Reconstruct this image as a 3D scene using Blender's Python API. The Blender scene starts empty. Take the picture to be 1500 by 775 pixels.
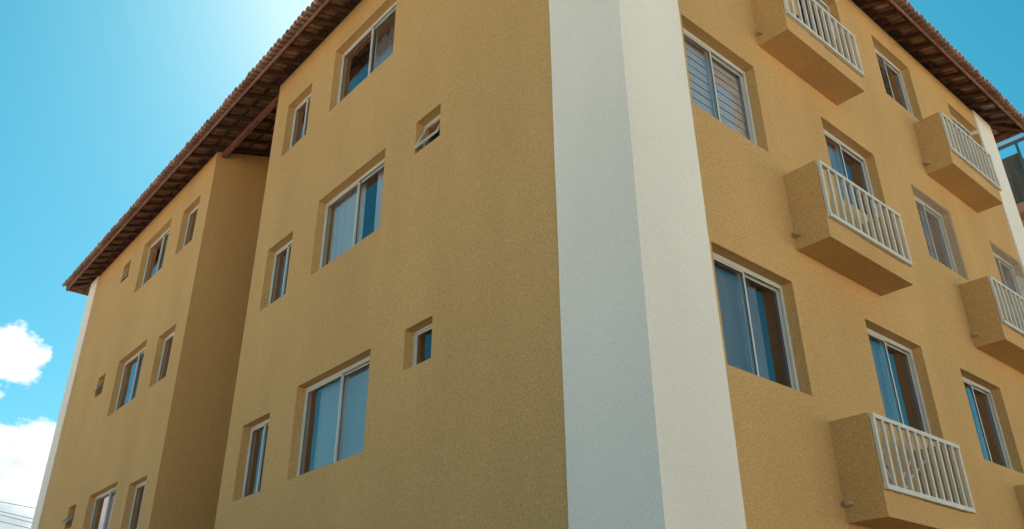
import bpy, bmesh, math, random
from mathutils import Vector, Matrix
random.seed(7)
R = math.radians
S = bpy.context.scene
COL = S.collection

# ------------------------------------------------------------------ camera
cd = bpy.data.cameras.new('camera'); cam = bpy.data.objects.new('camera', cd); COL.objects.link(cam)
cd.sensor_width = 36; cd.sensor_fit = 'HORIZONTAL'; cd.lens = 1233.41 / 1500 * 36
cd.clip_start = 0.05; cd.clip_end = 6000
_F = Vector((-0.66970985, 0.58384181, 0.45893078)); _R = Vector((0.65410355, 0.75636572, -0.00770996)); _U = Vector((0.35162091, -0.29502482, 0.88843857))
M4 = Matrix((_R, _U, -_F)).transposed().to_4x4(); M4.translation = Vector((3.93665, -4.71437, 0.0))
cam.matrix_world = M4
S.camera = cam

# ------------------------------------------------------------------ light
SUN_EL, SUN_AZ = R(47.5), math.atan2(-0.845, 0.535)       # azimuth from +Y towards +X
W = bpy.data.worlds.new('World'); S.world = W; W.use_nodes = True
nt = W.node_tree; nt.nodes.clear()
def N(t, **k):
    n = nt.nodes.new(t)
    for a, b in k.items(): setattr(n, a, b)
    return n
def LK(a, b): nt.links.new(a, b)
def MA(op, a, b=None, c=None, clamp=False):
    n = N('ShaderNodeMath', operation=op, use_clamp=clamp)
    for i, v in enumerate((a, b, c)):
        if v is None: continue
        if isinstance(v, (int, float)): n.inputs[i].default_value = v
        else: LK(v, n.inputs[i])
    return n.outputs[0]
sky = N('ShaderNodeTexSky', sky_type='NISHITA'); sky.sun_disc = False
sky.sun_elevation = SUN_EL; sky.sun_rotation = SUN_AZ
sky.air_density = 1.0; sky.dust_density = 0.6; sky.ozone_density = 2.0
sr = N('ShaderNodeSeparateColor'); LK(sky.outputs[0], sr.inputs[0])
tint = N('ShaderNodeCombineColor')           # a deep tropical sky: the blue is poor in red away from the sun
LK(MA('MAXIMUM', MA('MINIMUM', MA('MULTIPLY', MA('MULTIPLY', sr.outputs[0], sr.outputs[0]), 0.085), MA('MULTIPLY', sr.outputs[0], 0.58)), MA('MULTIPLY', sr.outputs[0], 0.17)), tint.inputs[0])
LK(MA('MULTIPLY', sr.outputs[1], 0.83), tint.inputs[1]); LK(MA('MULTIPLY', sr.outputs[2], 0.78), tint.inputs[2])
tc = N('ShaderNodeTexCoord'); sx = N('ShaderNodeSeparateXYZ'); LK(tc.outputs['Generated'], sx.inputs[0])
el = MA('MULTIPLY', MA('ARCSINE', sx.outputs[2]), 57.2958)
az = MA('MULTIPLY', MA('ARCTAN2', sx.outputs[0], sx.outputs[1]), 57.2958)
cz = N('ShaderNodeCombineXYZ'); LK(az, cz.inputs[0]); LK(MA('MULTIPLY', el, 1.25), cz.inputs[1])
n1 = N('ShaderNodeTexNoise'); n1.inputs['Scale'].default_value = 0.42; n1.inputs['Detail'].default_value = 9; n1.inputs['Roughness'].default_value = 0.6; LK(cz.outputs[0], n1.inputs['Vector'])
n2 = N('ShaderNodeTexNoise'); n2.inputs['Scale'].default_value = 0.09; n2.inputs['Detail'].default_value = 3; LK(cz.outputs[0], n2.inputs['Vector'])
nz = MA('SUBTRACT', n1.outputs[0], 0.5)
# an isolated puff and the low cumulus bank that runs round the horizon
fa = MA('MULTIPLY', MA('ADD', az, 82.2), 0.36); fb = MA('MULTIPLY', MA('SUBTRACT', el, 18.25), 0.46)
puff = MA('ADD', MA('SUBTRACT', 1.0, MA('SQRT', MA('ADD', MA('MULTIPLY', fa, fa), MA('MULTIPLY', fb, fb)))), MA('MULTIPLY', nz, 2.2))
daz = MA('ABSOLUTE', MA('ADD', az, 88.0))
top = MA('SUBTRACT', MA('ADD', MA('MULTIPLY', MA('SUBTRACT', n2.outputs[0], 0.5), 5.0), 14.6), MA('MINIMUM', MA('MULTIPLY', MA('MAXIMUM', MA('SUBTRACT', daz, 16.0), 0.0), 0.35), 8.0))
bank = MA('ADD', MA('MULTIPLY', MA('SUBTRACT', top, el), 0.5), MA('MULTIPLY', nz, 2.0))
cover = MA('MULTIPLY', MA('MAXIMUM', puff, bank), 3.2, clamp=True)
cover = MA('SMOOTH_MIN', cover, 1.0, 0.2)
n3 = N('ShaderNodeTexNoise'); n3.inputs['Scale'].default_value = 0.33; n3.inputs['Detail'].default_value = 5; LK(cz.outputs[0], n3.inputs['Vector'])
grey = N('ShaderNodeValToRGB'); LK(MA('ADD', MA('MULTIPLY', MA('SUBTRACT', el, 7.0), 0.07), MA('MULTIPLY', MA('SUBTRACT', n3.outputs[0], 0.5), 1.5)), grey.inputs[0])
CLOUD = 8.0
grey.color_ramp.elements[0].color = (0.50*CLOUD, 0.58*CLOUD, 0.60*CLOUD, 1); grey.color_ramp.elements[1].color = (CLOUD, CLOUD, CLOUD, 1)
grey.color_ramp.elements[1].position = 0.55
mixc = N('ShaderNodeMix', data_type='RGBA'); LK(cover, mixc.inputs[0]); LK(tint.outputs[0], mixc.inputs[6]); LK(grey.outputs[0], mixc.inputs[7])
bg = N('ShaderNodeBackground'); bg.inputs[1].default_value = 0.052
LK(mixc.outputs[2], bg.inputs[0]); out = N('ShaderNodeOutputWorld'); LK(bg.outputs[0], out.inputs[0])

sd = bpy.data.lights.new('sun', 'SUN'); sd.energy = 5.0; sd.angle = R(0.53); sd.color = (1.0, 0.94, 0.85)
sun = bpy.data.objects.new('sun', sd); COL.objects.link(sun)
sv = Vector((math.sin(SUN_AZ)*math.cos(SUN_EL), math.cos(SUN_AZ)*math.cos(SUN_EL), math.sin(SUN_EL)))
sun.rotation_euler = sv.to_track_quat('Z', 'Y').to_euler(); sun.location = sv*60
S.view_settings.view_transform = 'Standard'; S.view_settings.look = 'None'; S.view_settings.gamma = 1
S.view_settings.exposure = 1.66

# ------------------------------------------------------------------ materials
def mat(name):
    m = bpy.data.materials.new(name); m.use_nodes = True
    t = m.node_tree; b = t.nodes['Principled BSDF']
    return m, t, b
def nn(t, ty, **k):
    n = t.nodes.new(ty)
    for a, v in k.items(): setattr(n, a, v)
    return n
def noisy(name, c, rough=0.8, scale=60, amp=0.12, bump=0.3, dist=0.004, big=0.05, bigscale=0.7, stretch=None, detail=3, spec=0.25, metal=0.0, bigstretch=None):
    m, t, b = mat(name)
    tcn = nn(t, 'ShaderNodeTexCoord'); v = tcn.outputs['Object']
    if not stretch:                      # tilt the grain off the wall planes so it is the same on every face
        mr = nn(t, 'ShaderNodeMapping'); mr.inputs['Rotation'].default_value = (0.43, 0.71, 0.29); mr.inputs['Location'].default_value = (0.137, 0.271, 0.389); t.links.new(v, mr.inputs[0]); va = mr.outputs[0]
    else: va = None
    if stretch:
        mp = nn(t, 'ShaderNodeMapping'); mp.inputs['Scale'].default_value = stretch; t.links.new(v, mp.inputs[0]); v = mp.outputs[0]
    a = nn(t, 'ShaderNodeTexNoise'); a.inputs['Scale'].default_value = scale; a.inputs['Detail'].default_value = detail; a.inputs['Roughness'].default_value = 0.7; t.links.new(va or v, a.inputs['Vector'])
    g = nn(t, 'ShaderNodeTexNoise'); g.inputs['Scale'].default_value = bigscale; g.inputs['Detail'].default_value = 4; 
    if bigstretch:
        mq = nn(t, 'ShaderNodeMapping'); mq.inputs['Scale'].default_value = bigstretch; t.links.new(v, mq.inputs[0]); t.links.new(mq.outputs[0], g.inputs['Vector'])
    else: t.links.new(v, g.inputs['Vector'])
    r1 = nn(t, 'ShaderNodeMapRange'); r1.inputs[1].default_value = 0.3; r1.inputs[2].default_value = 0.7; r1.inputs[3].default_value = 1-amp; r1.inputs[4].default_value = 1+amp; t.links.new(a.outputs[0], r1.inputs[0])
    r2 = nn(t, 'ShaderNodeMapRange'); r2.inputs[1].default_value = 0.3; r2.inputs[2].default_value = 0.7; r2.inputs[3].default_value = 1-big; r2.inputs[4].default_value = 1+big; t.links.new(g.outputs[0], r2.inputs[0])
    mu = nn(t, 'ShaderNodeMath', operation='MULTIPLY'); t.links.new(r1.outputs[0], mu.inputs[0]); t.links.new(r2.outputs[0], mu.inputs[1])
    vm = nn(t, 'ShaderNodeVectorMath', operation='SCALE'); vm.inputs[0].default_value = c; t.links.new(mu.outputs[0], vm.inputs['Scale'])
    t.links.new(vm.outputs[0], b.inputs['Base Color'])
    b.inputs['Roughness'].default_value = rough; b.inputs['Specular IOR Level'].default_value = spec; b.inputs['Metallic'].default_value = metal
    if bump:
        bp = nn(t, 'ShaderNodeBump'); bp.inputs['Strength'].default_value = bump; bp.inputs['Distance'].default_value = dist
        t.links.new(a.outputs[0], bp.inputs['Height']); t.links.new(bp.outputs[0], b.inputs['Normal'])
    return m
YEL = noisy('ochre_stucco', (0.56, 0.345, 0.136), 0.9, 82, 0.34, 0.10, 0.003, 0.075, 0.9, bigstretch=(1, 1, 0.3))
WHT = noisy('white_stucco', (0.82, 0.785, 0.70), 0.9, 82, 0.13, 0.10, 0.003, 0.04, 0.9, bigstretch=(1, 1, 0.3))
ALU = noisy('white_aluminium', (0.62, 0.64, 0.61), 0.35, 25, 0.04, 0, 0, 0.04, 2, spec=0.5)
RAILM = noisy('white_rail_paint', (0.64, 0.62, 0.54), 0.45, 40, 0.06, 0.1, 0.001, 0.06, 3, spec=0.4)
GALU = noisy('dull_grey_aluminium', (0.26, 0.27, 0.26), 0.4, 25, 0.08, 0, 0, 0.06, 2, spec=0.5)
RUB = noisy('black_gasket', (0.03, 0.03, 0.03), 0.6, 20, 0.1, 0)
ROOM = noisy('dim_room_plaster', (0.24, 0.21, 0.20), 0.9, 4, 0.1, 0)
DARKC = noisy('charcoal_curtain', (0.30, 0.30, 0.32), 0.9, 90, 0.1, 0.1, 0.001, 0.05, 2)
TEALC = noisy('teal_reflection_curtain', (0.50, 0.60, 0.63), 0.9, 90, 0.06, 0.1, 0.001, 0.05, 2)  # teal colour stands in for a paler sky reflection in the glass
CURT = noisy('sheer_curtain', (0.78, 0.82, 0.82), 0.9, 120, 0.06, 0.1, 0.001, 0.05, 2)
GREYC = noisy('grey_curtain', (0.50, 0.47, 0.46), 0.9, 90, 0.12, 0.1, 0.001, 0.05, 2)
BLIND = noisy('white_blind', (0.88, 0.85, 0.83), 0.6, 30, 0.04, 0)
WOOD = noisy('dark_rafter_wood', (0.10, 0.047, 0.027), 0.75, 9, 0.35, 0.5, 0.004, 0.2, 1.2, stretch=(3, 3, 3))
FASC = noisy('reddish_fascia_wood', (0.21, 0.095, 0.058), 0.7, 8, 0.3, 0.4, 0.003, 0.2, 1.0)
TILE = noisy('clay_tile', (0.42, 0.265, 0.20), 0.9, 22, 0.35, 0.6, 0.004, 0.28, 2.6)
CONC = noisy('grey_concrete', (0.36, 0.34, 0.31), 0.9, 12, 0.15, 0.4, 0.004, 0.1, 0.6)
PVC = noisy('stained_pvc', (0.46, 0.35, 0.23), 0.5, 20, 0.15, 0)
CORD = noisy('net_cord', (0.62, 0.60, 0.56), 0.7, 40, 0.05, 0)
STEM = noisy('dry_pale_stem', (0.74, 0.60, 0.50), 0.8, 30, 0.3, 0.3)
HOSE = noisy('black_hose', (0.02, 0.022, 0.024), 0.5, 20, 0.1, 0)
CLAYP = noisy('tan_clay', (0.42, 0.27, 0.14), 0.85, 20, 0.15, 0.2)
LEAFD = noisy('dry_leaf', (0.22, 0.13, 0.06), 0.85, 20, 0.3, 0.2)
def glass(name, tintc, ior):
    m, t, b = mat(name); t.nodes.remove(b); o = t.nodes['Material Output']
    gm = nn(t, 'ShaderNodeNewGeometry'); dt = nn(t, 'ShaderNodeVectorMath', operation='DOT_PRODUCT'); t.links.new(gm.outputs['Normal'], dt.inputs[0]); t.links.new(gm.outputs['Incoming'], dt.inputs[1])
    ab = nn(t, 'ShaderNodeMath', operation='ABSOLUTE'); t.links.new(dt.outputs['Value'], ab.inputs[0])
    om = nn(t, 'ShaderNodeMath', operation='SUBTRACT'); om.inputs[0].default_value = 1; t.links.new(ab.outputs[0], om.inputs[1])
    pw = nn(t, 'ShaderNodeMath', operation='POWER'); t.links.new(om.outputs[0], pw.inputs[0]); pw.inputs[1].default_value = 4.0
    f = nn(t, 'ShaderNodeMath', operation='MULTIPLY_ADD'); t.links.new(pw.outputs[0], f.inputs[0]); f.inputs[1].default_value = 1-ior; f.inputs[2].default_value = ior
    tr = nn(t, 'ShaderNodeBsdfTransparent'); tr.inputs[0].default_value = (*tintc, 1)
    gl = nn(t, 'ShaderNodeBsdfGlossy'); gl.inputs['Roughness'].default_value = 0.015; gl.inputs[0].default_value = (0.98, 0.84, 0.82, 1)
    tcn = nn(t, 'ShaderNodeTexCoord'); ns = nn(t, 'ShaderNodeTexNoise'); ns.inputs['Scale'].default_value = 1.6; t.links.new(tcn.outputs['Object'], ns.inputs['Vector'])
    bp = nn(t, 'ShaderNodeBump'); bp.inputs['Strength'].default_value = 0.35; bp.inputs['Distance'].default_value = 0.012; t.links.new(ns.outputs[0], bp.inputs['Height']); t.links.new(bp.outputs[0], gl.inputs['Normal'])
    mx = nn(t, 'ShaderNodeMixShader'); t.links.new(f.outputs[0], mx.inputs[0]); t.links.new(tr.outputs[0], mx.inputs[1]); t.links.new(gl.outputs[0], mx.inputs[2]); t.links.new(mx.outputs[0], o.inputs[0])
    return m
GLASS = glass('window_glass', (0.84, 0.86, 0.87), 0.065)
TGLASS = glass('terrace_glass', (0.45, 0.70, 0.74), 0.06)

# ------------------------------------------------------------------ mesh helpers
class MB:
    def __init__(self): self.v = []; self.f = []
    def quad(self, *p):
        i = len(self.v); self.v += [tuple(q) for q in p]; self.f.append(tuple(range(i, i+len(p))))
    def hexa(self, p):                       # 8 corners: bottom 4, top 4
        i = len(self.v); self.v += [tuple(q) for q in p]
        for f in ((3,2,1,0),(4,5,6,7),(0,1,5,4),(1,2,6,5),(2,3,7,6),(3,0,4,7)): self.f.append(tuple(i+k for k in f))
    def box(self, x0, x1, y0, y1, z0, z1):
        self.hexa([(x0,y0,z0),(x1,y0,z0),(x1,y1,z0),(x0,y1,z0),(x0,y0,z1),(x1,y0,z1),(x1,y1,z1),(x0,y1,z1)])
    def tube(self, pts, rad, n=8):
        pts = [Vector(p) for p in pts]; rads = rad if isinstance(rad, (list, tuple)) else [rad]*len(pts); rings = []
        for k, p in enumerate(pts):
            d = (pts[min(k+1, len(pts)-1)] - pts[max(k-1, 0)]).normalized()
            a = d.cross(Vector((0.013, 0.021, 1))) if abs(d.z) < 0.95 else d.cross(Vector((1, 0.02, 0)))
            a.normalize(); b = d.cross(a); i = len(self.v)
            self.v += [tuple(p + (a*math.cos(2*math.pi*j/n) + b*math.sin(2*math.pi*j/n))*rads[k]) for j in range(n)]
            rings.append(i)
        for k in range(len(rings)-1):
            for j in range(n): self.f.append((rings[k]+j, rings[k]+(j+1)%n, rings[k+1]+(j+1)%n, rings[k+1]+j))
        self.f.append(tuple(rings[0]+j for j in reversed(range(n)))); self.f.append(tuple(rings[-1]+j for j in range(n)))
    def ball(self, c, r, n=10):
        rings = []
        for k in range(1, n):
            t = math.pi*k/n; i = len(self.v)
            self.v += [(c[0]+r[0]*math.sin(t)*math.cos(2*math.pi*j/n), c[1]+r[1]*math.sin(t)*math.sin(2*math.pi*j/n), c[2]+r[2]*math.cos(t)) for j in range(n)]; rings.append(i)
        for a, b in zip(rings, rings[1:]):
            for j in range(n): self.f.append((a+j, b+j, b+(j+1)%n, a+(j+1)%n))
        self.f.append(tuple(rings[0]+j for j in range(n))); self.f.append(tuple(rings[-1]+j for j in reversed(range(n))))
    def build(self, name, m, parent=None, smooth=False, recalc=True):
        base = Vector((0, 0, 0))
        p = parent
        while p is not None: base += p.location; p = p.parent
        me = bpy.data.meshes.new(name); me.from_pydata([tuple(Vector(q)-base) for q in self.v], [], self.f)
        if recalc:
            bm = bmesh.new(); bm.from_mesh(me); bmesh.ops.recalc_face_normals(bm, faces=bm.faces); bm.to_mesh(me); bm.free()
        me.materials.append(m)
        if smooth:
            for q in me.polygons: q.use_smooth = True
        o = bpy.data.objects.new(name, me); COL.objects.link(o)
        if parent: o.parent = parent
        return o
def empty(name, loc, label, cat, group=None):
    o = bpy.data.objects.new(name, None); COL.objects.link(o); o.location = loc; o.empty_display_size = 0.3
    o['label'] = label; o['category'] = cat
    if group: o['group'] = group
    return o
def tag(o, label, cat, group=None):
    o['label'] = label; o['category'] = cat
    if group: o['group'] = group
    return o

# facade coordinates: u along the facade, n outward, z up
def PL(u, n, z): return (u, -n, z)
def PR(u, n, z): return (n, u, z)
def fbox(mb, P, u0, u1, n0, n1, z0, z1):
    mb.hexa([P(u0,n0,z0),P(u1,n0,z0),P(u1,n1,z0),P(u0,n1,z0),P(u0,n0,z1),P(u1,n0,z1),P(u1,n1,z1),P(u0,n1,z1)])

G = -1.55                                  # ground level
TOPZ = 9.77
# ------------------------------------------------------------------ ground
g = MB(); g.quad((-2500,-2500,G),(2500,-2500,G),(2500,2500,G),(-2500,2500,G))
go = g.build('ground', noisy('dry_earth', (0.50, 0.39, 0.27), 0.95, 3, 0.25, 0.4, 0.02, 0.15, 0.1)); go['kind'] = 'structure'
ASPH = noisy('asphalt', (0.055, 0.052, 0.05), 0.9, 30, 0.2, 0.4, 0.01, 0.1, 0.5)
g = MB(); g.quad((-34,-9,G+0.004),(21,-9,G+0.004),(21,40,G+0.004),(-34,40,G+0.004))
o = g.build('added_dark_yard', ASPH); o['kind'] = 'structure'  # unseen dark sheet, added to keep bounce off balcony undersides
g = MB(); g.box(21.0, 90, -20, 120, G-0.2, G+0.12)
o = g.build('added_bounce_paving', noisy('pale_paving', (0.68, 0.57, 0.42), 0.9, 6, 0.1, 0.3, 0.005, 0.08, 0.4)); o['kind'] = 'structure'  # unseen pale paving, added to throw warm bounce on the right wall
g = MB(); g.quad((-80,-18,G+0.004),(20.9,-18,G+0.004),(20.9,-10.7,G+0.004),(-80,-10.7,G+0.004))
o = g.build('road', ASPH); o['kind'] = 'structure'
g = MB(); g.box(-80, 20.9, -10.68, -9.02, G-0.2, G+0.13)
o = g.build('pavement', CONC); o['kind'] = 'structure'

# ------------------------------------------------------------------ the apartment building
B = empty('apartment_building', (-9.0, 5.5, G), 'ochre four storey apartment block with white corner pilasters, clay tile eaves and railed balconies', 'apartment building')
H = 2.8
AL, LEFTW = [], []     # openings
def openings_left():
    o = []
    for r in range(3):
        dz = H*r
        o.append(dict(u=(-5.702,-3.958), z=(8.004-dz, 9.207-dz), t='slide', id=('A', r)))
        o.append(dict(u=(-7.249,-6.420), z=(7.993-dz, 9.040-dz), t='slide', id=('B', r)))
        o.append(dict(u=(-3.266,-2.754), z=(8.731-dz, 9.210-dz), t='awn', id=('C', r)))
    p = []
    for r in range(3):
        dz = H*r
        p.append(dict(u=(-11.803,-10.922), z=(8.002-dz, 9.027-dz), t='slide', id=('D', r)))
        p.append(dict(u=(-14.138,-12.500), z=(8.004-dz, 9.207-dz), t='slide', id=('E', r)))
        p.append(dict(u=(-15.454,-14.956), z=(8.731-dz, 9.192-dz), t='awn', id=('F', r)))
    return o, p
OM, OL = openings_left()
OR = []
for r in range(-1, 2):
    dz = H*r
    OR.append(dict(u=(1.165,2.495), z=(5.344-dz, 6.555-dz), t='slide', id=('a', r)))
    OR.append(dict(u=(3.939,5.271), z=(5.36-dz, 6.555-dz), t='slide', id=('d', r)))
    OR.append(dict(u=(6.310,7.535), z=(5.353-dz, 6.530-dz), t='slide', id=('c', r)))
    OR.append(dict(u=(8.970,10.20), z=(5.36-dz, 6.535-dz), t='slide', id=('e', r)))
def facade(P, u0, u1, z0, z1, holes, m, depth=0.22):
    us = sorted({u0, u1, *[x for h in holes for x in h['u']]}); zs = sorted({z0, z1, *[x for h in holes for x in h['z']]})
    mb = MB()
    for a, b in zip(us, us[1:]):
        for c, d in zip(zs, zs[1:]):
            mu, mz = (a+b)/2, (c+d)/2
            if any(h['u'][0] < mu < h['u'][1] and h['z'][0] < mz < h['z'][1] for h in holes): continue
            mb.quad(P(a,0,c), P(b,0,c), P(b,0,d), P(a,0,d))
    for h in holes:
        (a, b), (c, d) = h['u'], h['z']
        mb.quad(P(a,0,d),P(b,0,d),P(b,-depth,d),P(a,-depth,d)); mb.quad(P(a,0,c),P(b,0,c),P(b,-depth,c),P(a,-depth,c))
        mb.quad(P(a,0,c),P(a,0,d),P(a,-depth,d),P(a,-depth,c)); mb.quad(P(b,0,c),P(b,0,d),P(b,-depth,d),P(b,-depth,c))
    bm_v = mb
    return bm_v.build('wall', m, B, recalc=False)
SLOT0, SLOT1, SLOTD = -10.387, -7.725, 3.2
XL, YR = -17.642, 10.231
PX, PY = 0.13, 0.025                      # the corner pilaster stands proud of both walls
facade(PL, SLOT1, -0.80, G, TOPZ, OM, YEL)
facade(PL, XL, SLOT0, G, TOPZ, OL, YEL)
facade(PR, 0.93, YR, G, TOPZ, OR, YEL)
w = MB()
w.quad((SLOT0,0,G),(SLOT0,SLOTD,G),(SLOT0,SLOTD,TOPZ+1.05),(SLOT0,0,TOPZ)); w.quad((SLOT1,0,G),(SLOT1,SLOTD,G),(SLOT1,SLOTD,TOPZ+1.05),(SLOT1,0,TOPZ)); w.quad((SLOT0,SLOTD,G),(SLOT1,SLOTD,G),(SLOT1,SLOTD,TOPZ+1.05),(SLOT0,SLOTD,TOPZ+1.05))
w.build('wall', YEL, B, recalc=False)
w = MB(); w.quad((-18.26,10.96,G),(0.03,10.96,G),(0.03,10.96,TOPZ),(-18.26,10.96,TOPZ)); w.quad((-18.26,0.6,G),(-18.26,10.96,G),(-18.26,10.96,TOPZ),(-18.26,0.6,TOPZ))
w.build('wall', YEL, B, recalc=False)
w = MB()
for x0, x1, y0 in ((-18.2, SLOT0-0.01, 0.25), (SLOT0-0.01, SLOT1+0.01, SLOTD+0.05), (SLOT1+0.01, -0.25, 0.25)): w.box(x0, x1, y0, 10.9, TOPZ-0.16, TOPZ-0.03)
w.build('ceiling_slab', CONC, B)
def pilaster(x0, x1, y0, y1):
    bm = bmesh.new(); bmesh.ops.create_cube(bm, size=1)
    for v in bm.verts: v.co = Vector(((x0+x1)/2+v.co.x*(x1-x0), (y0+y1)/2+v.co.y*(y1-y0), (G+TOPZ-0.004)/2+v.co.z*(TOPZ-0.004-G)))
    # long edges a hair uneven, as plaster edges are, and slightly rounded
    ed = [e for e in bm.edges if abs(e.verts[0].co.z-e.verts[1].co.z) > 1]
    bmesh.ops.subdivide_edges(bm, edges=ed, cuts=50, use_grid_fill=True)
    for v in bm.verts:
        s = 0.0022*math.sin(v.co.z*3.1+v.co.x*5)+random.uniform(-0.002, 0.002)
        if abs(v.co.x-x0) < 1e-5: v.co.x += s
        if abs(v.co.y-y1) < 1e-5: v.co.y += s
        if abs(v.co.x-x1) < 1e-5 and abs(v.co.y-y0) < 1e-5: v.co.x += s*0.4; v.co.y += s*0.4
    for v in bm.verts: v.co -= B.location
    me = bpy.data.meshes.new('pilaster'); bm.to_mesh(me); bm.free(); me.materials.append(WHT)
    ob = bpy.data.objects.new('pilaster', me); COL.objects.link(ob); ob.parent = B; return ob
pilaster(-0.81, PX, -PY, 0.94)
pilaster(-18.26, XL, -0.02, 0.6)
pilaster(-0.24, 0.03, 10.2, 10.965)

# ---- windows
def curtain(P, u0, u1, n, z0, z1, m, win, folds, amp=0.016, sway=0.0):
    mb = MB(); k = max(12, int(folds*8)); rows = 6; idx = []
    ph = [random.uniform(-0.6, 0.6) for _ in range(k+1)]
    for j in range(rows+1):
        z = z0+(z1-z0)*j/rows
        for i in range(k+1):
            u = u0+(u1-u0)*i/k + sway*(j/rows)*(i/k if sway > 0 else 1-i/k)
            mb.v.append(P(u, n+amp*math.sin(2*math.pi*folds*i/k+ph[i]*0.8), z))
    for j in range(rows):
        for i in range(k):
            a = j*(k+1)+i; mb.f.append((a, a+1, a+k+2, a+k+1))
    mb.build('curtain', m, win, smooth=True, recalc=False)
def sash_mb(P, u0, u1, n0, n1, z0, z1, s=0.023):
    mb = MB()
    fbox(mb, P, u0, u0+s, n0, n1, z0, z1); fbox(mb, P, u1-s, u1, n0, n1, z0, z1)
    fbox(mb, P, u0+s, u1-s, n0+0.001, n1-0.001, z1-s-0.006, z1); fbox(mb, P, u0+s, u1-s, n0+0.001, n1-0.001, z0, z0+s+0.012)
    return mb
FB = 0.12
def slide(P, h):
    (u0, u1), (z0, z1) = h['u'], h['z']; f = 0.022
    mb = MB()
    for a, b in ((u0+0.002, u0+f), (u1-f, u1-0.002)):
        fbox(mb, P, a, b, -FB-0.08, -FB, z0+0.002, z1-0.002)
    fbox(mb, P, u0+f, u1-f, -FB-0.079, -FB-0.001, z1-0.03, z1-0.002); fbox(mb, P, u0+f, u1-f, -FB-0.079, -FB-0.001, z0+0.002, z0+0.03)
    # track lips of head, sill and jambs
    for n in (-FB-0.006, -FB-0.041, -FB-0.076):
        fbox(mb, P, u0+f, u1-f, n-0.0025, n+0.0025, z1-0.05, z1-0.03); fbox(mb, P, u0+f, u1-f, n-0.0025, n+0.0025, z0+0.03, z0+0.045)
        fbox(mb, P, u0+f, u0+f+0.014, n-0.0025, n+0.0025, z0+0.045, z1-0.05); fbox(mb, P, u1-f-0.014, u1-f, n-0.0025, n+0.0025, z0+0.045, z1-0.05)
    win = mb.build('window', ALU, B)
    um = (u0+u1)/2; sh = random.uniform(-0.01, 0.01)
    for k, (a, b, n0, n1) in enumerate(((u0+f+0.004, um+0.022+sh, -FB-0.036, -FB-0.012), (um-0.022+sh, u1-f-0.004, -FB-0.071, -FB-0.047))):
        sash_mb(P, a, b, n0, n1, z0+0.035, z1-0.036).build('sash', ALU, win)
        p = MB(); c = (n0+n1)/2; tl = random.uniform(-0.0015, 0.0015)
        fbox(p, P, a+0.03, b-0.03, c-0.002, c+0.002, z0+0.075, z1-0.072); p.build('pane', GLASS, win)
        q = MB(); s = 0.023; e = 0.007                                # gasket round the glass
        A0, B0, Z0, Z1 = a+s, b-s, z0+0.035+s+0.012, z1-0.036-s-0.006
        for uu in ((A0, A0+e), (B0-e, B0)): fbox(q, P, uu[0], uu[1], c+0.0025, c+0.0065, Z0, Z1)
        for zz in ((Z0, Z0+e), (Z1-e, Z1)): fbox(q, P, A0+e, B0-e, c+0.0025, c+0.0065, zz[0], zz[1])
        q.build('gasket', RUB, win)
    room(P, h, win); return win
def room(P, h, win):
    (u0, u1), (z0, z1) = h['u'], h['z']; a, b, c, d = u0-0.12, u1+0.12, z0-0.35, z1+0.1; n0, n1 = -0.222, -1.9
    r = MB()
    r.quad(P(a,n1,c),P(b,n1,c),P(b,n1,d),P(a,n1,d)); r.quad(P(a,n0,c),P(b,n0,c),P(b,n1,c),P(a,n1,c)); r.quad(P(a,n0,d),P(b,n0,d),P(b,n1,d),P(a,n1,d))
    r.quad(P(a,n0,c),P(a,n0,d),P(a,n1,d),P(a,n1,c)); r.quad(P(b,n0,c),P(b,n0,d),P(b,n1,d),P(b,n1,c))
    r.quad(P(a,n0,c),P(b,n0,c),P(b,n0,z0),P(a,n0,z0)); r.quad(P(a,n0,z1),P(b,n0,z1),P(b,n0,d),P(a,n0,d)); r.quad(P(a,n0,z0),P(u0,n0,z0),P(u0,n0,z1),P(a,n0,z1)); r.quad(P(u1,n0,z0),P(b,n0,z0),P(b,n0,z1),P(u1,n0,z1))
    r.build('room_lining', ROOM, win, recalc=False)
def awning(P, h, ang):
    (u0, u1), (z0, z1) = h['u'], h['z']; f = 0.026
    mb = MB(); n1, n0 = -FB, -FB-0.05
    fbox(mb, P, u0+0.002, u0+f, n0, n1, z0+0.002, z1-0.002); fbox(mb, P, u1-f, u1-0.002, n0, n1, z0+0.002, z1-0.002)
    fbox(mb, P, u0+f, u1-f, n0+0.001, n1-0.001, z1-f, z1-0.002); fbox(mb, P, u0+f, u1-f, n0+0.001, n1-0.001, z0+0.002, z0+f)
    AM = GALU if h['id'][0] == 'F' else ALU
    win = mb.build('window', AM, B)
    zt = z1-f-0.004; hh = zt-(z0+f+0.004); ca, sa = math.cos(ang), math.sin(ang)
    def Q(u, t, z):                     # t outward from the sash plane, z down from the hinge
        return P(u, -FB-0.02 + (zt-z)*sa + t*ca, zt-(zt-z)*ca + t*sa)
    sash_mb(Q, u0+f+0.004, u1-f-0.004, -0.012, 0.012, zt-hh, zt, 0.015).build('sash', AM, win)
    p = MB(); fbox(p, Q, u0+f+0.018, u1-f-0.018, -0.002, 0.002, zt-hh+0.027, zt-0.021); p.build('pane', GLASS, win)
    if ang > 0.1:
        for uu in (u0+f+0.012, u1-f-0.012):
            q = MB(); q.tube([P(uu, n1-0.02, zt-hh*0.55), Q(uu, -0.014, zt-hh*0.86)], 0.006, 6); q.build('stay_arm', ALU, win)
    room(P, h, win); return win
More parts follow.
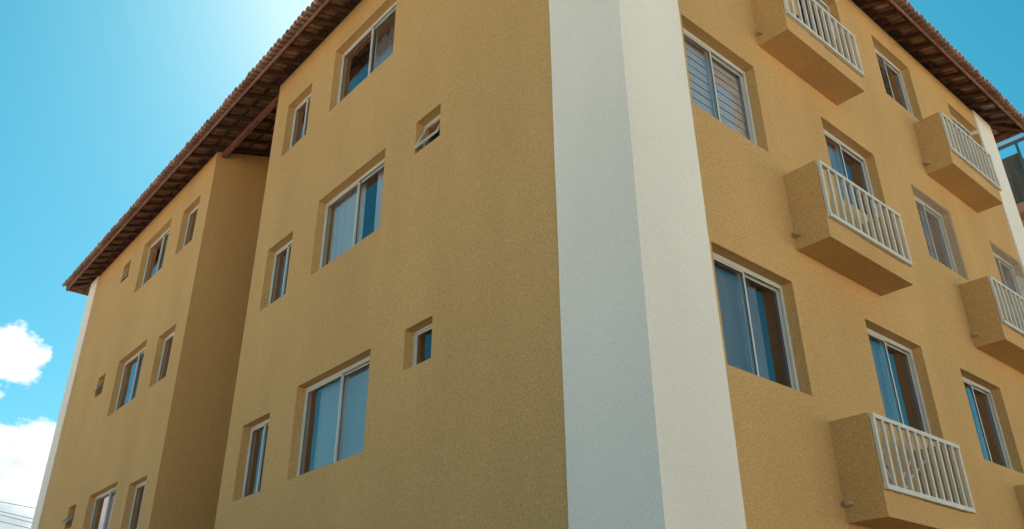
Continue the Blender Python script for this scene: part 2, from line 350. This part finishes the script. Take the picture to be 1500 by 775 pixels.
def blind(P, h, win):
    (u0, u1), (z0, z1) = h['u'], h['z']; mb = MB(); z = z1-0.03; k = 0
    while z > z0+0.02:
        z2 = z-0.122; s = random.uniform(-0.004, 0.004)
        mb.hexa([P(u0+0.005,-0.209,z2+s),P(u1-0.005,-0.209,z2+s),P(u1-0.005,-0.206,z2+s),P(u0+0.005,-0.206,z2+s),P(u0+0.005,-0.224,z),P(u1-0.005,-0.224,z),P(u1-0.005,-0.221,z),P(u0+0.005,-0.221,z)])
        z -= 0.112
    mb.build('blind', BLIND, win)
def net(P, h, win, step=0.062):
    (u0, u1), (z0, z1) = h['u'], h['z']; mb = MB(); n = -0.012; k = -(z1-z0)
    for sgn in (1, -1):
        k = -(z1-z0)
        while k < (u1-u0):
            a0, a1 = max(0, k), min(u1-u0, k+(z1-z0))
            if a1-a0 > 0.02:
                if sgn > 0: mb.tube([P(u0+a0, n, z0+(a0-k)), P(u0+a1, n, z0+(a1-k))], 0.0013, 4)
                else: mb.tube([P(u1-a0, n-0.004, z0+(a0-k)), P(u1-a1, n-0.004, z0+(a1-k))], 0.0013, 4)
            k += step
    for pts in ([P(u0+.006,n,z0+.006),P(u1-.006,n,z0+.006)],[P(u0+.006,n,z1-.006),P(u1-.006,n,z1-.006)],[P(u0+.006,n,z0),P(u0+.006,n,z1)],[P(u1-.006,n,z0),P(u1-.006,n,z1)]): mb.tube(pts, 0.004, 5)
    mb.build('safety_net', CORD, win)
ANG = {('C', 1): 0.40, ('F', 1): 0.62, ('F', 0): 0.42, ('F', 2): 0.62, ('C', 2): 0.0, ('C', 0): 0.3}
for P, hs in ((PL, OM), (PL, OL), (PR, OR)):
    for h in hs:
        (u0, u1), (z0, z1) = h['u'], h['z']; um = (u0+u1)/2; i = h['id']
        if h['t'] == 'awn':
            w = awning(P, h, ANG[i]); continue
        w = slide(P, h)
        if i == ('A', 1):
            curtain(P, u0+0.0, um+0.0, -0.255, z0-0.1, z1+0.05, CURT, w, 5); curtain(P, um+0.30, u1+0.05, -0.255, z0-0.1, z1+0.05, CURT, w, 4)
            w['label'] = 'sliding window with sheer pale curtains drawn behind the glass'
        if i == ('B', 1): curtain(P, um-0.1, u1+0.05, -0.255, z0-0.1, z1+0.05, CURT, w, 3); w['label'] = 'narrow window with pale curtain'
        if i == ('A', 0): curtain(P, um-0.3, u1+0.05, -0.4, z0-0.1, z1+0.05, GREYC, w, 6, 0.05)
        if i == ('E', 2): curtain(P, u0+0.1, u1, -0.255, z0-0.1, z1+0.05, GREYC, w, 7)
        if i == ('E', 0): curtain(P, um, u1+0.05, -0.4, z0-0.1, z1+0.05, GREYC, w, 4)
        if i == ('D', 1): curtain(P, um, u1+0.05, -0.255, z0-0.1, z1+0.05, CURT, w, 3)
        if i == ('a', 1): curtain(P, u0-0.05, u1-0.28, -0.262, z0-0.1, z1+0.05, DARKC, w, 5)
        if i == ('d', 1): curtain(P, u0-0.05, um+0.2, -0.262, z0-0.1, z1+0.05, DARKC, w, 5)
        if i == ('A', 2): curtain(P, u0+0.15, u1+0.05, -0.262, z0-0.1, z1+0.05, TEALC, w, 3, 0.008)  # curtain added to lift the pane's teal reflection
        if i == ('a', 0): blind(P, h, w); w['label'] = 'sliding window with closed wide slat blinds'
        if i == ('d', 0): curtain(P, u0-0.02, um+0.1, -0.255, z0-0.1, z1+0.05, GREYC, w, 4)
        if i == ('c', 0): curtain(P, u0-0.02, um-0.05, -0.255, z0-0.1, z1+0.05, CURT, w, 4)
        if i in (('c', 0), ('e', 0)): net(P, h, w); w['label'] = 'window covered with a fine safety net'

# ---- balconies
ZB = 6.993
def balcony(y0, y1, zb):
    t = 0.10; D = 0.395; mb = MB()
    mb.box(0.0, D, y0, y0+t, zb, zb+0.938); mb.box(0.0, D, y1-t, y1, zb, zb+0.938)
    mb.box(0.0, D-t, y0+t, y1-t, zb, zb+0.11); mb.box(D-t, D, y0+t, y1-t, zb, zb+0.228)
    b = mb.build('balcony', YEL, B)
    r = MB(); a, c = y0+0.015, y1+0.028; x0, x1 = D+0.004, D+0.042; zl, zh = zb+0.236, zb+0.930
    r.box(x0, x1, a, c, zl, zl+0.045); r.box(x0-0.002, x1, a, c, zh-0.04, zh)
    n = 12
    for k in range(n):
        y = a+0.021+(c-a-0.042)*k/(n-1); hw = 0.0165 if 0 < k < n-1 else 0.0205
        r.box(x0+0.003, x1-0.005, y-hw, y+hw, zl+0.045, zh-0.04)
    r.box(0.30, x0, a+0.002, a+0.03, zh-0.035, zh-0.012); r.box(0.30, x0, y1-0.03, y1-0.004, zl+0.01, zl+0.03)
    r.build('railing', RAILM, b)
    d = MB(); d.tube([(0.07, y0+0.03, zb+0.17), (0.07, y0-0.07, zb+0.16)], 0.025, 10); d.tube([(0.07, y0+0.002, zb+0.169), (0.07, y0-0.014, zb+0.168)], 0.031, 10)
    d.build('drain_pipe', PVC, b)
    return b
for r in range(3):
    balcony(2.709, 4.485, ZB-H*r); balcony(7.041, 8.813, ZB-H*r)

# ---- roof: hip roof, clay tiles on battens and rafters
SL = 0.33; EX0, EX1, EY0, EY1 = -18.80, 0.55, -0.56, 11.51          # eave rectangle (tile edge)
OV = 0.55
NX, NY = EX1-EX0, EY1-EY0
th = math.atan(SL)
# side frames: origin corner, along vector, inward vector, length
SIDES = [((EX0, EY0), (1, 0), (0, 1), NX), ((EX1, EY0), (0, 1), (-1, 0), NY), ((EX1, EY1), (-1, 0), (0, -1), NX), ((EX0, EY1), (0, -1), (1, 0), NY)]
ZE = TOPZ - SL*OV                    # underside of rafters at the tile edge
tb = MB()
def arc(mb, fr, s, w, d0, d1, zb, up, n=6, thick=0.012):
    (ox, oy), (ax, ay), (ix, iy), _ = fr
    for layer in (0, 1): pass
    rows = []
    for d, ww, lift in ((d0, w, 0.016), (d1, w*0.82, 0.0)):
        ring = []
        for lay in (0, thick):
            for j in range(n+1):
                t = math.pi*j/n
                off = -(ww-lay)*math.cos(t); hz = (ww-lay)*math.sin(t)*(1.15 if up else -0.85) + (0 if up else 0)
                x, y = ox+ax*(s+off)+ix*d, oy+ay*(s+off)+iy*d
                ring.append((x, y, zb + SL*d + hz + lift))
        rows.append(ring)
    i = len(mb.v); m = n+1
    for ring in rows: mb.v += ring
    L = 2*m
    for j in range(n):
        mb.f.append((i+j, i+j+1, i+L+j+1, i+L+j)); mb.f.append((i+m+j+1, i+m+j, i+L+m+j, i+L+m+j+1))
        mb.f.append((i+j+1, i+j, i+m+j, i+m+j+1)); mb.f.append((i+L+j, i+L+j+1, i+L+m+j+1, i+L+m+j))
    mb.f.append((i, i+L, i+L+m, i+m)); mb.f.append((i+n, i+m+n, i+L+m+n, i+L+n))
PITCH = 0.137; half = NY/2
rf = MB()
for si, fr in enumerate(SIDES):
    Ls = fr[3]; n = int(Ls/PITCH); p = Ls/n
    for k in range(n):
        s = (k+0.5)*p
        for kind in (0, 1):
            ss = s + (0.5*p if kind else 0)
            lim = min(ss, Ls-ss, half)
            d = random.uniform(-0.012, 0.012); r = 0
            while d < lim-0.02:
                if r > 3 and si in (2, 3): break
                e = min(d+0.42, lim+0.06)
                jig = random.uniform(-0.004, 0.004)
                if kind == 0: arc(tb, fr, ss+jig, 0.054, d-0.02, e, ZE+0.135+random.uniform(-.003, .003), True)
                else: arc(tb, fr, ss+jig, 0.050, d, e, ZE+0.145+random.uniform(-.003, .003), False)
                d += 0.36; r += 1
roof = tb.build('roof', TILE, B, recalc=False)
roof['label'] = 'clay tiled hip roof with deep timber eaves'
# underlay closing the roof above the tiles' channels
u = MB()
def corner(d, dz): return [(EX0+d, EY0+d, ZE+SL*d+dz), (EX1-d, EY0+d, ZE+SL*d+dz), (EX1-d, EY1-d, ZE+SL*d+dz), (EX0+d, EY1-d, ZE+SL*d+dz)]
c0 = corner(0.30, 0.150); rz = ZE+SL*half+0.150
ra, rb = (EX0+half, EY0+half, rz), (EX1-half, EY0+half, rz)
u.quad(c0[0], c0[1], rb, ra); u.quad(c0[1], c0[2], rb); u.quad(c0[2], c0[3], ra, rb); u.quad(c0[3], c0[0], ra)
u.build('roof_underlay', TILE, roof, recalc=False)
# rafters
def rafter(fr, s, d0, d1, w=0.03, h=0.075):
    (ox, oy), (ax, ay), (ix, iy), _ = fr; mb = MB(); p = []
    for zz in (0, h):
        for d, q in ((d0, -w), (d0, w), (d1, w), (d1, -w)):
            cut = 0.0
            p.append((ox+ax*(s+q)+ix*d, oy+ay*(s+q)+iy*d, ZE+SL*d+zz))
    mb.hexa(p); return mb.build('rafter', WOOD, roof)
cnt = 0
def run(fr, first, step, maxd):
    s = first
    while s < fr[3]-0.3:
        if s > 0.3:
            d1 = min(s, fr[3]-s, maxd)
            if d1 > 0.2: rafter(fr, s+random.uniform(-0.015, 0.015), 0.118, d1-0.02, 0.028+random.uniform(0, 0.006))
        s += step
run(SIDES[0], (-9.047-EX0) % 0.41, 0.41, 4.2)
run(SIDES[1], (6.93-EY0) % 0.392, 0.392, 1.2)
for fr, m in ((SIDES[2], 0.9), (SIDES[3], 0.9)):
    s = 0.8
    if fr is SIDES[3]: run(fr, 0.45, 0.41, m)
for cx, cy, dx, dy in ((EX0, EY0, 1, 1), (EX1, EY0, -1, 1), (EX1, EY1, -1, -1), (EX0, EY1, 1, -1)):
    mb = MB(); p = []
    for zz in (-0.02, 0.085):
        for d, q in ((0.1, -0.03), (0.1, 0.03), (1.6, 0.03), (1.6, -0.03)):
            p.append((cx+dx*d-dy*0+q*dx, cy+dy*d-q*dy, ZE+SL*d+zz))
    mb.hexa(p); mb.build('hip_rafter', WOOD, roof)
# fascia boards and battens
def along(fr, d, w, z0, z1, name, m, inset):
    (ox, oy), (ax, ay), (ix, iy), L = fr; mb = MB(); p = []
    k = 24; prev = None
    for zz in (z0, z1):
        for s, q in ((inset, 0), (L-inset, 0), (L-inset-w*1.0, w), (inset+w*1.0, w)):
            p.append((ox+ax*s+ix*(d+q), oy+ay*s+iy*(d+q), ZE+SL*(d+q)+zz))
    mb.hexa(p); return mb.build(name, m, roof)
for si, fr in enumerate(SIDES):
    along(fr, 0.095, 0.022, -0.012, 0.088, 'fascia', FASC, 0.095)
    for d in ((0.14, 0.44, 0.74, 1.10) if si != 0 else (0.14, 0.44, 0.74, 1.10, 1.46, 1.82, 2.18)):
        along(fr, d, 0.045, 0.0755, 0.097, 'batten', WOOD, d)
mb = MB(); mb.box(SLOT0-0.02, SLOT1-0.002, 0.09, 0.16, TOPZ-0.095, TOPZ+0.028); mb.build('tie_beam', FASC, roof)

# ------------------------------------------------------------------ things on the balconies
def stems(root, base, n, hgt, spread, m, seed, name='stem', rad=0.011):
    rnd = random.Random(seed)
    for k in range(n):
        mb = MB(); p = Vector(base)+Vector((rnd.uniform(-.02, .02), rnd.uniform(-.03, .03), 0)); pts = [p.copy()]; d = Vector((rnd.uniform(-.15, .2), rnd.uniform(-1, 1)*spread, 1))
        for j in range(9):
            d += Vector((rnd.uniform(-.2, .2), rnd.uniform(-.6, .6), 0.1)); d.normalize(); p = p + d*hgt/9; p.x = min(max(p.x, 0.06), 0.36); pts.append(p.copy())
        mb.tube(pts, [rad*(1-0.07*j) for j in range(10)], 6); mb.build(name, m, root, smooth=True)
def pot(root, c, r, h):
    mb = MB(); rings = 14; prof = [(r*0.7, 0), (r, h), (r*1.12, h), (r*1.12, h*1.12), (r*0.92, h*1.12), (r*0.88, h*0.85)]
    idx = []
    for (q, z) in prof:
        idx.append(len(mb.v)); mb.v += [(c[0]+q*math.cos(2*math.pi*j/rings), c[1]+q*math.sin(2*math.pi*j/rings), c[2]+z) for j in range(rings)]
    for a, b in zip(idx, idx[1:]):
        for j in range(rings): mb.f.append((a+j, a+(j+1)%rings, b+(j+1)%rings, b+j))
    mb.f.append(tuple(idx[0]+j for j in reversed(range(rings)))); mb.f.append(tuple(idx[-1]+j for j in range(rings)))
    return mb.build('pot', CLAYP, root)
fl = lambda r: ZB-H*r+0.11
p = empty('dry_plant', (0.16, 3.50, fl(2)), 'pale twisted dry plant behind the rail of the lowest left balcony', 'plant'); pot(p, (0.16, 3.50, fl(2)), 0.085, 0.15); stems(p, (0.17, 3.50, fl(2)+0.13), 4, 0.86, 0.35, STEM, 3, rad=0.017)
p = empty('dry_plant', (0.17, 3.42, fl(0)), 'bleached dry stems standing behind the rail of the uppermost balcony', 'plant'); pot(p, (0.17, 3.42, fl(0)), 0.09, 0.16); stems(p, (0.18, 3.42, fl(0)+0.13), 4, 0.66, 0.4, STEM, 11, rad=0.016)
mb = MB(); z = fl(0); mb.tube([(0.22, 3.40+0.30*math.sin(t*0.5)*1.0, z+0.03+0.62*math.sin(math.pi*t/12)) if True else 0 for t in range(13)], 0.012, 8)
tag(mb.build('hose', HOSE, None, smooth=True), 'black hose arching beside bleached stems on the uppermost balcony', 'hose')
mb = MB(); z = fl(1); mb.tube([(0.24, 3.02, z), (0.22, 3.00, z+0.4), (0.25, 2.97, z+0.86)], 0.014, 7)
br = mb.build('broom', HOSE); tag(br, 'dark broom leaning by the left end of the middle balcony', 'broom')
hb = MB(); hb.hexa([(0.20,2.97,z),(0.28,2.97,z),(0.28,3.12,z),(0.20,3.12,z),(0.225,3.0,z+0.12),(0.255,3.0,z+0.12),(0.255,3.05,z+0.12),(0.225,3.05,z+0.12)]); hb.build('bristles', LEAFD, br)
mb = MB(); mb.ball((0.19, 3.86, fl(1)+0.30), (0.075, 0.075, 0.062), 12); tt = mb.build('lantern', CLAYP, None, smooth=True); tag(tt, 'small round tan lantern on a stand behind the middle balcony rail', 'lantern')
mb = MB(); mb.tube([(0.19, 3.86, fl(1)), (0.19, 3.86, fl(1)+0.25)], [0.02, 0.012], 8); mb.tube([(0.19, 3.86, fl(1)), (0.19, 3.86, fl(1)+0.012)], 0.07, 12); mb.build('stand', CLAYP, tt)

# ------------------------------------------------------------------ neighbouring building
TER = noisy('terracotta_paint', (0.33, 0.19, 0.14), 0.9, 20, 0.1, 0.3, 0.004, 0.08, 0.5)
SLATE = noisy('dark_cladding', (0.075, 0.082, 0.068), 0.8, 6, 0.5, 0.5, 0.01, 0.2, 1.0, stretch=(8, 8, 1.2))
STEEL = noisy('dark_steel', (0.05, 0.09, 0.12), 0.4, 20, 0.1, 0, spec=0.5)
STEELL = noisy('light_steel', (0.35, 0.48, 0.58), 0.4, 20, 0.1, 0, spec=0.5)
NB = empty('neighbouring_building', (-4, 25, G), 'terracotta building with dark clad block and glass railed roof terrace behind the far corner', 'building')
mb = MB(); mb.box(-12, 4.5, 20.3, 30, G, 12.55); mb.build('wall', TER, NB)
for zf in (0.6, 3.6, 6.6, 9.6):
    for k in range(4):
        x = -10.4+k*3.9; mb = MB(); mb.box(x, x+1.5, 20.24, 20.298, zf, zf+1.3); wn = mb.build('window', ALU, NB)
        mb = MB(); mb.box(x+0.07, x+1.43, 20.225, 20.239, zf+0.07, zf+1.23); mb.build('pane', TGLASS, wn)
mb = MB(); mb.box(-8, -1.77, 20.02, 24, 12.555, 14.17)
mb.build('clad_block', SLATE, NB)
mb = MB(); mb.box(-12, 4.5, 19.9, 19.96, 14.53, 14.60); mb.build('handrail', STEELL, NB)
mb = MB(); mb.box(-12, 4.5, 19.9, 19.962, 14.44, 14.528)
for k in range(10): mb.box(-11.72+k*1.6666-0.02, -11.72+k*1.6666+0.02+0.03, 19.9, 19.95, 12.4, 14.44)
mb.build('railing_frame', STEEL, NB)
mb = MB()
for k in range(6, 10): mb.box(-11.62+k*1.6666, -11.62+k*1.6666+1.52, 19.92, 19.932, 12.65, 13.85)
mb.build('railing_glass', TGLASS, NB)
mb = MB(); mb.box(-12.3, 4.8, 19.8, 20.299, 12.2, 12.5); mb.build('terrace_slab', TER, NB)

# unseen white house, added to bounce sunlight onto the right facade
HB = empty('added_bounce_house', (36, 12, G), 'unseen long white house with shuttered windows, added to bounce sunlight onto the right facade', 'house')
HW = noisy('bounce_house_paint', (0.74, 0.69, 0.60), 0.9, 20, 0.06, 0.2, 0.003, 0.05, 0.5)
mb = MB(); mb.box(30, 42, -22, 48, G, 9.0); mb.build('wall', HW, HB)
mb = MB(); mb.hexa([(29.4,-22.6,9.005),(42.6,-22.6,9.005),(42.6,48.6,9.005),(29.4,48.6,9.005),(35.5,-17,11),(36.5,-17,11),(36.5,43,11),(35.5,43,11)]); mb.build('roof', TILE, HB)
for zf in (0.6, 3.6, 6.4):
    for k in range(11):
        y = -19+k*6.2; mb = MB(); mb.box(29.94, 29.999, y, y+1.4, zf, zf+1.3); wn = mb.build('window', ALU, HB)
        mb = MB(); mb.box(29.925, 29.9395, y+0.08, y+1.32, zf+0.08, zf+1.22); mb.build('shutter', LEAFD, wn)

# ------------------------------------------------------------------ overhead cables at the far left
def ray(u, v):
    return _F + _R*((u-750)/1233.41) + _U*((387.5-v)/1233.41)
WIRE = noisy('black_cable', (0.05, 0.05, 0.055), 0.6, 10, 0.1, 0)
CX = -36.0; C0 = cam.location
names = ['uppermost thin black overhead cable crossing the low cloud', 'second black overhead cable from the top, just above its close twin', 'third overhead cable from the top, close under the second', 'lowest black overhead cable beside the white pilaster']
C0 = Vector((3.93665, -4.71437, 0.0))
for k, (a, b) in enumerate((((0, 735), (49.6, 744.5)), ((0, 749), (46, 760)), ((0, 754), (44.4, 765.4)), ((0, 763.7), (41, 773.8)))):
    pa, pb = [C0 + ray(*q)*((CX-C0.x)/ray(*q).x) for q in (a, b)]
    sl = (pb.z-pa.z)/(pb.y-pa.y); mb = MB(); pts = []
    for j in range(41):
        y = pa.y - 14 + j*1.0; t = y-pa.y
        pts.append((CX, y, pa.z + sl*t + 0.006*t*t))
    mb.tube(pts, 0.011, 6)
    tag(mb.build('power_cable', WIRE), names[k], 'cable', 'overhead cables at the far left')
